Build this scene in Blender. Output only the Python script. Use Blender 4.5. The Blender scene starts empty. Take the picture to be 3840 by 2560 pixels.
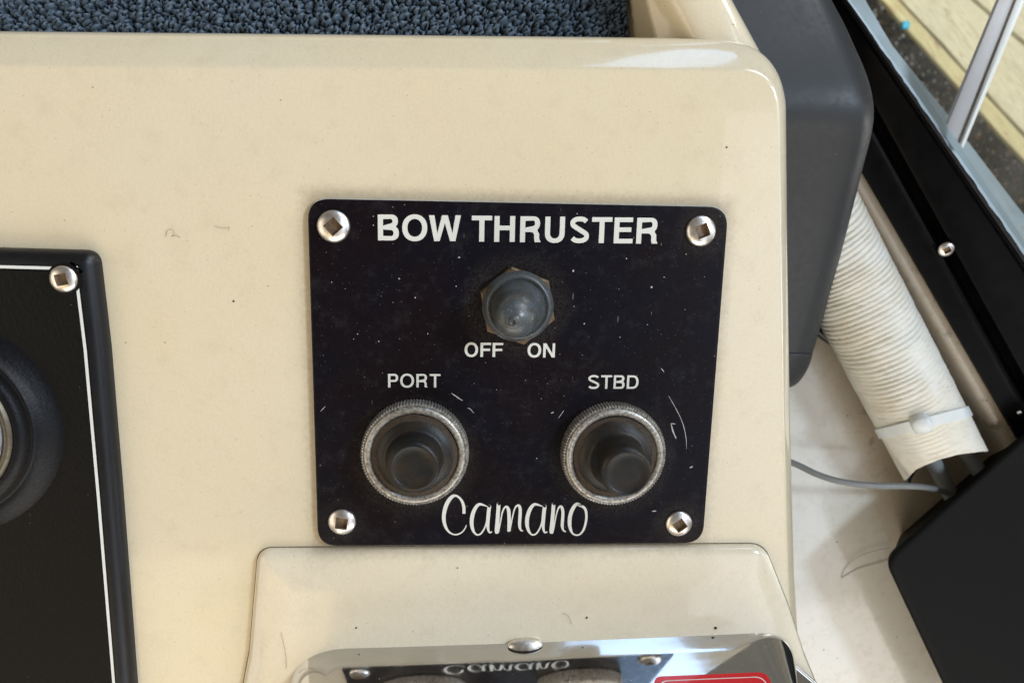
import bpy, bmesh, math, random
import numpy as np
from mathutils import Matrix, Vector, noise
random.seed(7); rng = np.random.default_rng(7)
C = bpy.context.scene.collection
PI = math.pi
sin, cos, R = math.sin, math.cos, math.radians

# ------------------------------------------------------------------ camera
FPX, CAMH = 2775.0, 170.0                       # focal length in photo pixels, height over the console face (mm)
def _cam():
    r = np.array([(1700-1920)/FPX, -(720-1280)/FPX, -1.0]); r /= np.linalg.norm(r); n = -r
    a = R(-1.4); x = np.array([cos(a), sin(a), 0.0]); x -= x.dot(n)*n; x /= np.linalg.norm(x)
    return np.array([x, np.cross(n, x), n])
CM = _cam()
sc = bpy.context.scene
cd = bpy.data.cameras.new('camera'); cam = bpy.data.objects.new('camera', cd); C.objects.link(cam)
cd.sensor_width = 36; cd.lens = FPX/3840*36; cd.clip_start = 0.005; cd.clip_end = 60
cd.dof.use_dof = True; cd.dof.focus_distance = 0.176; cd.dof.aperture_fstop = 26
mw = Matrix.Identity(4)
for i in range(3):
    for j in range(3): mw[i][j] = CM[i][j]
mw[2][3] = CAMH/1000
cam.matrix_world = mw; sc.camera = cam

# ------------------------------------------------------------------ light
w = bpy.data.worlds.new('World'); sc.world = w; w.use_nodes = True
bg = w.node_tree.nodes['Background']; bg.inputs[0].default_value = (1.0, 0.90, 0.76, 1); bg.inputs[1].default_value = 0.19
sc.view_settings.view_transform = 'Standard'; sc.view_settings.look = 'None'
sc.view_settings.exposure = 0.0; sc.view_settings.gamma = 1
def lamp(name, loc, target, sx, sy, power, col):
    l = bpy.data.lights.new(name, 'AREA'); l.shape = 'RECTANGLE'; l.size = sx; l.size_y = sy; l.energy = power; l.color = col
    o = bpy.data.objects.new(name, l); C.objects.link(o); o.location = loc
    if target is None: return o
    o.rotation_euler = (Vector(target)-Vector(loc)).to_track_quat('-Z', 'Y').to_euler(); return o
def rad(sx, sy, L): return 1.02*sx*sy*PI*L           # lamp power for radiance L
lamp('windscreen_light', (0.30, 0.95, 0.16), (0.03, 0, 0), 0.15, 0.36, rad(.15, .36, 4.4), (0.40, 0.64, 1.0)).rotation_euler.rotate_axis('Z', math.radians(-24))
lamp('corner_window_light', (0.74, 0.84, 0.50), (0.08, 0, 0), 0.50, 0.50, rad(.50, .50, 2.4), (0.66, 0.82, 1.0))
lamp('side_window_light', (1.05, 0.10, 0.36), (0.05, 0, 0), 0.80, 0.40, rad(.8, .40, 2.0), (0.80, 0.90, 1.0))
lamp('side_sky_light', (0.66, 0.26, 0.66), (0.12, -0.10, -0.09), 0.12, 0.12, 4.9, (0.70, 0.84, 1.0))
lamp('upper_window_light', (0.54, -0.27, 0.80), None, 0.38, 0.76, rad(.38, .76, 1.7), (0.84, 0.90, 1.0))
lamp('yellow_fill_light', (-0.42, -0.80, 0.80), None, 0.5, 0.6, rad(.5, .6, 1.7), (1.0, 0.70, 0.30))  # unseen warm lamp added to tint the lower left face yellow
lamp('aft_fill_light', (0.12, -0.66, 0.36), (0.02, -.05, 0), 0.9, 0.34, rad(.9, .34, 3.6), (1.0, 0.96, 0.89))  # added fill from below, brightens the lower face; no known window
lamp('port_fill_light', (-0.72, -0.12, 0.42), (0, 0, 0), 0.9, 0.5, rad(.9, .5, 1.7), (1.0, 0.88, 0.70))  # added warm fill for the left side; no known window
lamp('daylight_on_dock', (1.35, 1.0, 0.35), (1.1, 0.8, -1.6), 1.2, 1.2, 44, (1.0, 0.98, 0.94))

# ------------------------------------------------------------------ helpers
def P(u, v, z=0.0):
    """the point at height z (mm) that the photo shows at pixel u, v"""
    d = CM @ np.array([(u-1920)/FPX, -(v-1280)/FPX, -1.0]); t = (z-CAMH)/d[2]
    return Vector((d[0]*t, d[1]*t, z))
ORG = {}
def tag(o, label=None, cat=None, group=None, kind=None):
    if label: o['label'] = label
    if cat: o['category'] = cat
    if group: o['group'] = group
    if kind: o['kind'] = kind
    return o
def thing(name, label, cat, loc=(0, 0, 0), group=None):
    o = bpy.data.objects.new(name, None); C.objects.link(o); o.empty_display_size = 0.01
    o.location = Vector(loc)*0.001; ORG[o] = Vector(loc); return tag(o, label, cat, group)
def mesh(name, vs, fs, mat, parent=None, smooth=True, at=None, rot=None, sharp=None):
    """vs in mm; world coordinates unless at= is given (then local, placed at that point of the parent)"""
    org = ORG.get(parent, Vector((0, 0, 0))) if at is None else Vector((0, 0, 0))
    me = bpy.data.meshes.new(name)
    me.from_pydata([((Vector(p)-org)*0.001)[:] for p in vs], [], fs)
    if mat: me.materials.append(mat)
    if smooth:
        me.polygons.foreach_set('use_smooth', [True]*len(me.polygons))
        if sharp is not None: me.set_sharp_from_angle(angle=R(sharp))
    me.update()
    o = bpy.data.objects.new(name, me); C.objects.link(o)
    if at is not None: o.location = (Vector(at)-(ORG.get(parent, Vector((0, 0, 0)))))*0.001; ORG[o] = Vector((0, 0, 0))
    else: ORG[o] = org
    if rot is not None: o.rotation_euler = rot
    if parent: o.parent = parent
    return o
def grid(rows, close_u=False, close_v=False):
    n = len(rows[0]); vs = [p for r in rows for p in r]; fs = []
    m = len(rows)
    for i in range(m if close_v else m-1):
        for j in range(n if close_u else n-1):
            a = i*n+j; b = i*n+(j+1) % n; c = ((i+1) % m)*n+(j+1) % n; d = ((i+1) % m)*n+j
            fs.append((a, b, c, d))
    return vs, fs
def lathe(prof, n=64, shear=None, cap=True):
    vs = []; fs = []
    for (r, z) in prof:
        for k in range(n):
            a = 2*PI*k/n; x, y = r*cos(a), r*sin(a)
            if shear: dx, dy = shear(r, z, a); x += dx; y += dy
            vs.append((x, y, z))
    for i in range(len(prof)-1):
        for k in range(n):
            fs.append((i*n+k, i*n+(k+1) % n, (i+1)*n+(k+1) % n, (i+1)*n+k))
    if cap: fs.append(tuple((len(prof)-1)*n+k for k in range(n)))
    return vs, fs
def round_poly(pts, n=8):
    """pts: (x, y, radius)"""
    out = []; N = len(pts)
    for i in range(N):
        p0 = Vector(pts[i-1][:2]); p = Vector(pts[i][:2]); p1 = Vector(pts[(i+1) % N][:2]); r = pts[i][2]
        if r <= 0: out.append(p); continue
        a = (p0-p).normalized(); b = (p1-p).normalized(); th = math.acos(max(-1, min(1, a.dot(b))))
        t = min(r/math.tan(th/2), (p0-p).length*0.49, (p1-p).length*0.49)
        s, e = p+a*t, p+b*t
        for k in range(n+1):
            q = k/n; out.append((1-q)**2*s + 2*q*(1-q)*(p*0.92+(s+e)*0.04) + q*q*e)
    return out
def resample(pts, step):
    out = []
    for i in range(len(pts)):
        a, b = pts[i], pts[(i+1) % len(pts)]; L = (b-a).length
        if L < 1e-6: continue
        k = max(1, int(L/step))
        for j in range(k): out.append(a.lerp(b, j/k))
    return out
def inset(pts, d):
    N = len(pts); out = []
    for i in range(N):
        a = pts[i]-pts[i-1]; b = pts[(i+1) % N]-pts[i]
        if a.length < 1e-9 or b.length < 1e-9: out.append(pts[i].copy()); continue
        a.normalize(); b.normalize(); na = Vector((-a.y, a.x)); nb = Vector((-b.y, b.x)); m = na+nb; m.normalize()
        out.append(pts[i]+m*d/max(0.6, m.dot(na)))
    return out
def add_cap(vs, fs, start, n):
    from mathutils.geometry import delaunay_2d_cdt
    r = delaunay_2d_cdt([Vector(vs[start+i][:2]) for i in range(n)], [], [list(range(n))], 1, 1e-5)
    base = len(vs); z = sum(vs[start+i][2] for i in range(n))/n; mp = []
    for k, co in enumerate(r[0]):
        src = r[3][k]
        if src: mp.append(start+src[0])
        else: vs.append((co.x, co.y, z)); mp.append(len(vs)-1)
    for f in r[2]:
        f = [mp[i] for i in f]
        if len(set(f)) > 2: fs.append(tuple(f))
    return vs, fs
def slab(outline, zt, fw, fh, depth, taper=0.0, n=6, step=6.0, wob=0.0):
    """rounded slab: ccw outline, top at zt, fillet of width fw and height fh, wall below"""
    o = resample([Vector(p) for p in outline], step); rings = [(fw+0.4, zt)]
    for k in range(n+1):
        t = PI/2*k/n; rings.append((fw*(1-sin(t)), zt-fh*(1-cos(t))))
    if depth: rings.append((taper, zt-fh-depth))
    rows = []
    for d, z in rings:
        ring = inset(o, d)
        rows.append([(p.x, p.y, z+(wob*noise.noise(Vector((p.x*.03, p.y*.03, 0))) if wob else 0)) for p in ring])
    vs, fs = grid(rows, close_u=True)
    fs = [f[::-1] for f in fs]
    return add_cap(vs, fs, 0, len(rows[0]))
def ring_slab(pts, rings, cap=True, n=10, step=6.0, wx=1.0):
    """pts: (x, y, corner radius) ccw; rings: (inset, z) from the outside in; insets on edges that face +-x are scaled by wx"""
    if area2([Vector(p[:2]) for p in pts]) < 0: pts = pts[::-1]
    P2 = [Vector(p[:2]) for p in pts]; N = len(P2); cnt = [max(1, int((P2[(i+1) % N]-P2[i]).length/step)) for i in range(N)]; rows = []
    nr = []
    for i in range(N):
        d = (P2[(i+1) % N]-P2[i]).normalized(); nr.append(Vector((-d.y, d.x)))
    for d, z in rings:
        off = [d*(wx if abs(nr[i].x) > .7 else 1.0) for i in range(N)]; Q = []
        for i in range(N):
            n0, n1 = nr[i-1], nr[i]; det = n0.x*n1.y-n0.y*n1.x
            c0 = n0.dot(P2[i])+off[i-1]; c1 = n1.dot(P2[i])+off[i]
            if abs(det) < 1e-3: Q.append(P2[i]+n1*off[i])
            else: Q.append(Vector(((c0*n1.y-n0.y*c1)/det, (n0.x*c1-c0*n1.x)/det)))
        row = []
        for i in range(N):
            r = max(.25, pts[i][2]-max(off[i-1], off[i])) if pts[i][2] > 0 else 0
            p0, p, p1 = Q[i-1], Q[i], Q[(i+1) % N]
            if r > 0:
                a = (p0-p).normalized(); b = (p1-p).normalized(); t = min(r/math.tan(math.acos(max(-1, min(1, a.dot(b))))/2), (p0-p).length*.45, (p1-p).length*.45)
                cs, ce = p+a*t, p+b*t
                for k in range(n+1):
                    q = k/n; row.append((1-q)**2*cs+2*q*(1-q)*(p*.9+(cs+ce)*.05)+q*q*ce)
            else: row.append(p.copy()); ce = p
            a1 = (p-p1); p1r = pts[(i+1) % N][2]; r1 = max(.25, p1r-max(off[i], off[(i+1) % N])) if p1r > 0 else 0
            if r1 > 0:
                p2 = Q[(i+2) % N]; a = (p-p1).normalized(); b = (p2-p1).normalized(); t = min(r1/math.tan(math.acos(max(-1, min(1, a.dot(b))))/2), (p-p1).length*.45, (p2-p1).length*.45); nx = p1+a*t
            else: nx = p1
            for k in range(1, cnt[i]): row.append(ce.lerp(nx, k/cnt[i]))
        rows.append([(q.x, q.y, z) for q in row])
    vs, fs = grid(rows, close_u=True)
    return add_cap(vs, fs, len(vs)-len(rows[0]), len(rows[0])) if cap else (vs, fs)
def area2(p): return sum(p[i-1].x*p[i].y-p[i].x*p[i-1].y for i in range(len(p)))
def proj(p):
    q = CM.T @ (np.array(p)-np.array([0, 0, CAMH])); return 1920-FPX*q[0]/q[2], 1280+FPX*q[1]/q[2]
def pxpts(pts, z): return [(P(u, v, z).x, P(u, v, z).y, r) for (u, v, r) in pts]
def tube(path, r, n=12, cap=True, closed=False):
    pts = [Vector(p) for p in path]; rows = []; up = None
    for i, p in enumerate(pts):
        t = (pts[min(i+1, len(pts)-1)]-pts[max(i-1, 0)]).normalized()
        if up is None: up = Vector((0, 0, 1)) if abs(t.z) < .9 else Vector((1, 0, 0))
        s = t.cross(up).normalized(); u2 = s.cross(t).normalized(); up = u2
        rr = r(i/(len(pts)-1)) if callable(r) else r
        rows.append([p+(s*cos(2*PI*k/n)+u2*sin(2*PI*k/n))*rr for k in range(n)])
    vs, fs = grid(rows, close_u=True)
    if cap: fs.append(tuple(range(n))); fs.append(tuple((len(rows)-1)*n+k for k in range(n))[::-1])
    return vs, fs
def spline(ctrl, per=8):
    """Catmull-Rom through tuples of any length"""
    c = [np.array(p, float) for p in ctrl]; c = [2*c[0]-c[1]]+c+[2*c[-1]-c[-2]]; out = []
    for i in range(1, len(c)-2):
        for k in range(per):
            t = k/per; a, b, d, e = c[i-1], c[i], c[i+1], c[i+2]
            out.append(0.5*((2*b)+(-a+d)*t+(2*a-5*b+4*d-e)*t*t+(-a+3*b-3*d+e)*t**3))
    out.append(c[-2]); return out

# ------------------------------------------------------------------ materials
class NT:
    def __init__(s, name):
        s.m = bpy.data.materials.new(name); s.m.use_nodes = True; s.t = s.m.node_tree; s.b = s.t.nodes['Principled BSDF']; s.out = s.t.nodes['Material Output']
        tc = s.t.nodes.new('ShaderNodeTexCoord'); s.geo = s.t.nodes.new('ShaderNodeNewGeometry'); s.tc = tc
        mp = s.t.nodes.new('ShaderNodeMapping'); mp.inputs['Scale'].default_value = (1000, 1000, 1000)
        s.t.links.new(s.geo.outputs['Position'], mp.inputs[0]); s.co = mp.outputs[0]      # mm in the world
    def n(s, typ, **k):
        x = s.t.nodes.new(typ)
        for a, v in k.items(): setattr(x, a, v)
        return x
    def L(s, a, b): s.t.links.new(a, b)
    def inp(s, node, key, val):
        if hasattr(val, 'links') or hasattr(val, 'is_linked'): s.L(val, node.inputs[key])
        else: node.inputs[key].default_value = val
    def map(s, scale=(1, 1, 1), rot=(0, 0, 0), loc=(0, 0, 0), src=None):
        x = s.n('ShaderNodeMapping'); x.inputs['Scale'].default_value = scale; x.inputs['Rotation'].default_value = rot; x.inputs['Location'].default_value = loc
        s.L(src or s.co, x.inputs[0]); return x.outputs[0]
    def noise(s, scale, detail=4, rough=.55, co=None, dist=0):
        x = s.n('ShaderNodeTexNoise'); x.inputs['Scale'].default_value = scale; x.inputs['Detail'].default_value = detail; x.inputs['Roughness'].default_value = rough; x.inputs['Distortion'].default_value = dist
        s.L(co or s.co, x.inputs['Vector']); return x.outputs['Fac']
    def voro(s, scale, co=None, feature='F1', rand=1):
        x = s.n('ShaderNodeTexVoronoi', feature=feature); x.inputs['Scale'].default_value = scale; x.inputs['Randomness'].default_value = rand
        s.L(co or s.co, x.inputs['Vector']); return x
    def ramp(s, fac, a, b, c0=0.0, c1=1.0):
        x = s.n('ShaderNodeMapRange'); s.L(fac, x.inputs[0])
        x.inputs[1].default_value = a; x.inputs[2].default_value = b; x.inputs[3].default_value = c0; x.inputs[4].default_value = c1; return x.outputs[0]
    def math(s, op, a, b=0.0):
        x = s.n('ShaderNodeMath', operation=op)
        s.inp(x, 0, a); s.inp(x, 1, b); return x.outputs[0]
    def mix(s, fac, a, b):
        x = s.n('ShaderNodeMix', data_type='RGBA')
        s.inp(x, 0, fac)
        for k, v in ((6, a), (7, b)):
            if isinstance(v, tuple): x.inputs[k].default_value = (*v, 1)
            else: s.L(v, x.inputs[k])
        return x.outputs[2]
    def col(s, v):
        if isinstance(v, tuple): s.b.inputs['Base Color'].default_value = (*v, 1)
        else: s.L(v, s.b.inputs['Base Color'])
    def set(s, **k):
        for a, v in k.items(): s.inp(s.b, {'rough': 'Roughness', 'metal': 'Metallic', 'spec': 'Specular IOR Level', 'coat': 'Coat Weight', 'coatr': 'Coat Roughness', 'trans': 'Transmission Weight', 'sss': 'Subsurface Weight', 'alpha': 'Alpha'}[a], v)
    def bump(s, h, strength, dist_mm):
        x = s.n('ShaderNodeBump'); x.inputs['Strength'].default_value = strength; x.inputs['Distance'].default_value = dist_mm*0.001
        s.L(h, x.inputs['Height'])
        if s.b.inputs['Normal'].is_linked: s.L(s.b.inputs['Normal'].links[0].from_socket, x.inputs['Normal'])
        s.L(x.outputs[0], s.b.inputs['Normal'])
    def specks(s, scale, thr, keep=.5, co=None):
        """sparse round dots: 1 inside"""
        v = s.voro(scale, co); d = s.ramp(v.outputs['Distance'], thr, thr*0.5)
        sep = s.n('ShaderNodeSeparateColor'); s.L(v.outputs['Color'], sep.inputs[0])
        return s.math('MULTIPLY', s.ramp(sep.outputs[0], keep, keep+.02), d)

def gelcoat(name, base, base2, dirt=0.5, rough=.13):
    m = NT(name)
    big = m.ramp(m.noise(.018, 3), .35, .65)
    c = m.mix(big, base, base2)
    grime = m.ramp(m.noise(.16, 6, .7), .52, .80); c = m.mix(m.math('MULTIPLY', grime, .35*dirt), c, (.36, .26, .15))
    fine = m.ramp(m.noise(1.6, 5, .75), .40, .75); c = m.mix(m.math('MULTIPLY', fine, .30*dirt), c, (.30, .24, .17))
    st = m.ramp(m.noise(.9, 4, .6, m.map((4, .5, 1), (0, 0, .05))), .52, .78); c = m.mix(m.math('MULTIPLY', st, .26*dirt), c, (.33, .25, .16))
    dots = m.specks(.13, .035, .45, m.map((1, 1.5, 1), (0, 0, .6))); c = m.mix(m.math('MULTIPLY', dots, .75), c, (.07, .05, .04))
    sp = m.n('ShaderNodeSeparateXYZ'); m.L(m.co, sp.inputs[0])
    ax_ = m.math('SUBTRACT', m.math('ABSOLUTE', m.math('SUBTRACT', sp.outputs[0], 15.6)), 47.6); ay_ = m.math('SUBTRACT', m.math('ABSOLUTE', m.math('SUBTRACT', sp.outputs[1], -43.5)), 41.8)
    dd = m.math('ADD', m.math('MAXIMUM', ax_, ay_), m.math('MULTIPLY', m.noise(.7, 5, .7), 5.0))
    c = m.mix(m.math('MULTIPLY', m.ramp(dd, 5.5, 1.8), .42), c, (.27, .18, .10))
    d2 = m.specks(.7, .14, .75); c = m.mix(m.math('MULTIPLY', d2, .35), c, (.22, .15, .09))
    m.col(c)
    m.set(rough=m.ramp(m.noise(.9, 5, .7), .3, .8, rough*.6, rough+.12), spec=.5, coat=.5, coatr=.02)
    m.bump(m.noise(.05, 2), .25, 1.2); m.bump(m.noise(2.2, 3), .05, .12)
    return m.m
M = {}
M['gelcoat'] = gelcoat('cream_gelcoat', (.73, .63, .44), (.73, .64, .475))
M['gelcoat_pod'] = gelcoat('cream_gelcoat_pod', (.79, .70, .53), (.78, .70, .55), .45)

def mat_shelf():
    m = NT('stained_shelf_gelcoat'); c = m.mix(m.ramp(m.noise(.02, 2), .3, .7), (.60, .59, .555), (.60, .565, .49))
    # brown grime gathered beside the hose: distance from the hose line
    sep = m.n('ShaderNodeSeparateXYZ'); m.L(m.map((1, 1, 1), (0, 0, R(-28)), src=m.co), sep.inputs[0])
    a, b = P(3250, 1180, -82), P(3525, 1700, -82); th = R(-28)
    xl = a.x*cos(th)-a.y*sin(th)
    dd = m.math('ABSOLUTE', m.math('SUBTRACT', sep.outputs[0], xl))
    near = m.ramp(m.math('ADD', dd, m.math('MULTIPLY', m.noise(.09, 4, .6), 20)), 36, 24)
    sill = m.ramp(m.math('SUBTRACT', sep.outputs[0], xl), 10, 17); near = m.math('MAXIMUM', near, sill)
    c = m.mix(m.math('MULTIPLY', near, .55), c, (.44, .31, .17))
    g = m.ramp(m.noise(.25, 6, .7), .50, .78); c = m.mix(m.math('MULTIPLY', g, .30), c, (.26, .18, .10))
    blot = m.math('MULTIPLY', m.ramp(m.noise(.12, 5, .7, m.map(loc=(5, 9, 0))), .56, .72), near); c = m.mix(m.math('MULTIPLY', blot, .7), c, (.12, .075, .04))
    c = m.mix(m.math('MULTIPLY', m.specks(.16, .07, .5), .8), c, (.08, .06, .05)); m.col(c)
    m.set(rough=m.math('ADD', m.ramp(m.noise(.5, 4), .3, .7, .12, .28), m.math('MULTIPLY', near, .35)), coat=m.ramp(near, 0, 1, .4, 0), coatr=.06); m.bump(m.noise(.06, 2), .2, 1.0); return m.m
M['shelf'] = mat_shelf()

def mat_plate():
    m = NT('black_engraved_plastic'); c = m.mix(m.ramp(m.noise(.04, 2), .4, .6), (.0062, .0035, .0052), (.0045, .0040, .0078))
    haze = m.ramp(m.noise(.28, 6, .7), .52, .85); c = m.mix(m.math('MULTIPLY', haze, .16), c, (.10, .10, .11))
    f = m.ramp(m.noise(2.6, 6, .8, m.map((1, .45, 1), (0, 0, R(-40)))), .60, .82); c = m.mix(m.math('MULTIPLY', f, .30), c, (.16, .16, .17))
    c = m.mix(m.math('MULTIPLY', m.specks(.75, .09, .87), .65), c, (.50, .49, .46))
    c = m.mix(m.math('MULTIPLY', m.specks(.24, .040, .70), .7), c, (.60, .59, .56))
    c = m.mix(m.math('MULTIPLY', m.specks(1.9, .17, .88), .30), c, (.40, .40, .38))
    for (pu, pv, rad_) in ((1938, 1146, 12.5), (1556, 1712, 15.0), (2304, 1716, 15.0), (2549, 1967, 6.5), (2632, 867, 6.0), (1281, 1960, 5.5)):
        vd = m.n('ShaderNodeVectorMath', operation='DISTANCE'); m.L(m.co, vd.inputs[0]); pp = P(pu, pv, 1.6); vd.inputs[1].default_value = pp[:]
        ring = m.ramp(m.math('ADD', vd.outputs['Value'], m.math('MULTIPLY', m.noise(.9, 5, .75), 5)), rad_+4.0, rad_)
        c = m.mix(m.math('MULTIPLY', m.math('MULTIPLY', ring, m.ramp(m.noise(1.8, 6, .8), .42, .75)), .40), c, (.12, .10, .075))
    for k, (rt, lc) in enumerate(((30, 0), (-52, 40), (8, 90))):      # short hairline scratches
        v = m.specks(.30, .055, .78, m.map((1, .18, 1), (0, 0, R(rt)), (lc, lc, 0))); c = m.mix(m.math('MULTIPLY', v, .22), c, (.45, .45, .44))
    m.col(c); m.set(rough=m.ramp(m.noise(.5, 5, .7), .3, .8, .30, .46), spec=.13); m.bump(m.noise(3.5, 3), .06, .08); return m.m
M['plate'] = mat_plate()

def simple(name, col, rough=.5, metal=0, spec=.5, nz=0.0, nscale=1.0, ncol=None, bump=None, coat=0):
    m = NT(name)
    if nz: m.col(m.mix(m.math('MULTIPLY', m.ramp(m.noise(nscale, 5, .7), .4, .75), nz), col, ncol or tuple(x*.4 for x in col)))
    else: m.col(col)
    m.set(rough=m.ramp(m.noise(nscale*1.3, 4, .6), .3, .75, rough*.85, min(1, rough*1.2)), metal=metal, spec=spec, coat=coat)
    if bump: m.bump(m.noise(bump[0], 4, .6), bump[1], bump[2])
    return m.m
M['white_core'] = simple('white_plastic_core', (.55, .52, .44), .5, nz=.4, nscale=.8)
M['letters'] = simple('engraved_white_paint', (.66, .67, .62), .55, nz=.12, nscale=1.2, ncol=(.38, .30, .20))
def mat_script():
    m = NT('worn_script_paint'); c = m.mix(m.ramp(m.noise(.5, 5, .7, m.map((1, 3, 1))), .58, .72), (.68, .68, .62), (.40, .27, .15))
    sep = m.n('ShaderNodeSeparateXYZ'); m.L(m.co, sep.inputs[0]); right = m.ramp(sep.outputs[0], 24, 32)
    m.col(m.mix(right, (.68, .68, .63), c)); m.set(rough=.55); return m.m
M['script'] = mat_script()
M['stainless'] = simple('stainless_screw', (.80, .77, .74), .34, 1, nz=.5, nscale=.9, ncol=(.42, .36, .30), bump=(1.2, .12, .2))
M['socket'] = simple('dirty_screw_socket', (.26, .18, .11), .5, .4, nz=.7, nscale=1.5, ncol=(.06, .04, .025))
M['rubber'] = simple('grey_rubber_boot', (.0085, .0095, .0105), .40, spec=.32, nz=.9, nscale=.17, ncol=(.030, .019, .009), bump=(1.2, .25, .2))
M['rubber_dusty'] = None
def mat_boot():
    m = NT('dusty_switch_boot'); c = m.mix(m.ramp(m.noise(.35, 3), .35, .7), (.060, .072, .085), (.048, .046, .038))
    c = m.mix(m.math('MULTIPLY', m.ramp(m.noise(1.5, 6, .8), .52, .8), .35), c, (.20, .21, .21))
    c = m.mix(m.math('MULTIPLY', m.specks(1.1, .13, .6), .8), c, (.5, .48, .44)); m.col(c)
    m.set(rough=m.ramp(m.noise(1.0, 4), .3, .7, .26, .42)); m.bump(m.noise(1.4, 4), .15, .2); return m.m
M['boot'] = mat_boot()
def mat_brass():
    m = NT('tarnished_brass_nut'); c = m.mix(m.ramp(m.noise(.5, 5, .7), .4, .68), (.17, .105, .055), (.060, .056, .042))
    m.col(c); m.set(metal=.55, rough=.48); m.bump(m.noise(1.6, 4), .2, .2); return m.m
M['brass'] = mat_brass()
def mat_knurl():
    m = NT('worn_nickel_ring'); c = m.mix(m.ramp(m.noise(1.2, 6, .75), .42, .66), (.52, .50, .46), (.17, .14, .11))
    m.col(c); m.set(metal=.65, rough=m.ramp(m.noise(1.4, 5), .3, .7, .30, .5)); m.bump(m.noise(2.2, 5, .7), .25, .15); return m.m
M['knurl'] = mat_knurl()
M['ring_dirt'] = simple('brown_grime', (.045, .028, .014), .8, nz=.6, nscale=.9, ncol=(.012, .008, .005), bump=(1.5, .4, .3))
def mat_panel():
    m = NT('black_leather_grain_plastic'); v = m.voro(1.25, m.map((1, .6, 1), (0, 0, R(-35)))); nz = m.noise(1.6, 4, .6)
    m.col(m.mix(m.math('MULTIPLY', m.specks(.45, .05, .75), .6), (.0055, .0050, .0047), (.3, .29, .27))); m.set(rough=m.ramp(nz, .3, .7, .42, .58), spec=.13)
    m.bump(v.outputs['Distance'], .30, .22); m.bump(nz, .15, .15); return m.m
M['panel'] = mat_panel()
M['panel_edge'] = simple('smooth_black_plastic', (.0050, .0055, .0075), .38, spec=.35, nz=.3, nscale=.3, ncol=(.010, .011, .014), bump=(1.4, .08, .15))
M['stripe'] = simple('white_pinstripe', (.70, .72, .70), .45, nz=.25, nscale=.8, ncol=(.4, .38, .3))
M['chrome'] = simple('polished_chrome', (.66, .66, .66), .035, 1, nz=.12, nscale=.25, ncol=(.6, .57, .52))
def mat_chrome():
    m = NT('polished_chrome_housing'); d = m.math('ADD', m.specks(.55, .10, .72), m.specks(1.5, .13, .8)); m.col(m.mix(m.math('MINIMUM', m.math('MULTIPLY', d, .6), 1.0), (.68, .68, .68), (.66, .65, .62)))
    m.set(metal=m.ramp(d, 0, 1, 1.0, .35), rough=m.ramp(m.noise(.5, 5, .7), .4, .8, .03, .10)); m.bump(m.noise(.03, 1), .12, 1.0); return m.m
M['chrome_housing'] = mat_chrome()
M['glass_dial'] = simple('gauge_glass', (.20, .20, .22), .12, .2, coat=.6, nz=.4, nscale=.1)
M['brass_ring'] = simple('aged_bezel_ring', (.13, .11, .08), .38, .6, nz=.6, nscale=.9)
M['mat'] = simple('blue_grey_vinyl', (.078, .110, .148), .50, spec=.35, nz=.4, nscale=.5, ncol=(.045, .065, .090))
M['mat_base'] = simple('dark_mat_backing', (.006, .008, .011), .8)
def mat_cover():
    m = NT('slate_grey_plastic'); n1 = m.noise(3.0, 4, .6, m.map((1, .6, 1), (0, 0, R(-40))))
    c = m.mix(m.math('MULTIPLY', m.specks(.30, .05, .75), .8), (.027, .0295, .033), (.5, .5, .5)); m.col(c)
    m.set(rough=m.ramp(m.noise(.6, 4), .3, .7, .42, .54), spec=.4); m.bump(n1, .10, .12); return m.m
M['cover'] = mat_cover()
M['frame'] = simple('black_anodised_frame', (.0025, .0025, .0028), .34, spec=.07, nz=.3, nscale=.2, ncol=(.012, .012, .014), bump=(.9, .05, .15))
M['seal'] = simple('black_rubber_seal', (.008, .008, .012), .7, bump=(.8, .4, .4))
M['box'] = simple('matt_black_box', (.0065, .0064, .0064), .6, spec=.10, bump=(3.0, .1, .1))
def mat_hose():
    m = NT('aged_cream_hose'); c = m.mix(m.ramp(m.noise(.05, 3), .4, .65), (.77, .755, .69), (.76, .71, .60))
    g = m.ramp(m.noise(.30, 6, .75, m.map((.5, 1.6, 1), (0, 0, R(-10)))), .50, .78); c = m.mix(m.math('MULTIPLY', g, .34), c, (.38, .28, .17))
    v = m.specks(.35, .08, .55, m.map((.4, 2.2, 1), (0, 0, R(-15)))); c = m.mix(m.math('MULTIPLY', v, .6), c, (.14, .09, .05)); m.col(c)
    m.set(rough=.38, sss=0); m.bump(m.noise(1.0, 5, .7), .25, .25); return m.m
M['hose'] = mat_hose()
M['hose_shade'] = simple('hose_inside_shade', (.018, .014, .015), .7, spec=.2)  # shade inside the cream sleeve, painted as near black
M['tie'] = simple('translucent_nylon', (.70, .73, .74), .3, nz=.1, nscale=.3, ncol=(.6, .58, .5))
M['cable'] = simple('grey_cable_sheath', (.20, .205, .205), .45, nz=.3, nscale=.4, ncol=(.10, .09, .08))
M['cable_light'] = simple('light_grey_cable_sheath', (.26, .275, .29), .42, nz=.3, nscale=.3, ncol=(.15, .14, .12))
M['cable_black'] = simple('black_cable_sheath', (.008, .008, .009), .4)
M['red'] = simple('red_badge_enamel', (.62, .012, .018), .25, coat=.6)
M['badge_white'] = simple('badge_white_line', (.72, .70, .66), .4)
M['hair'] = simple('brown_fibre', (.10, .07, .045), .6)
M['string'] = simple('grey_thread', (.36, .33, .31), .7)
M['crumb'] = simple('dark_crumb', (.035, .022, .015), .8)
M['cyan'] = simple('cyan_plastic', (.02, .42, .62), .4)
M['hull'] = simple('pale_blue_hull_paint', (.17, .215, .235), .4, nz=.6, nscale=.03, ncol=(.12, .15, .14), coat=0)
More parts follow.
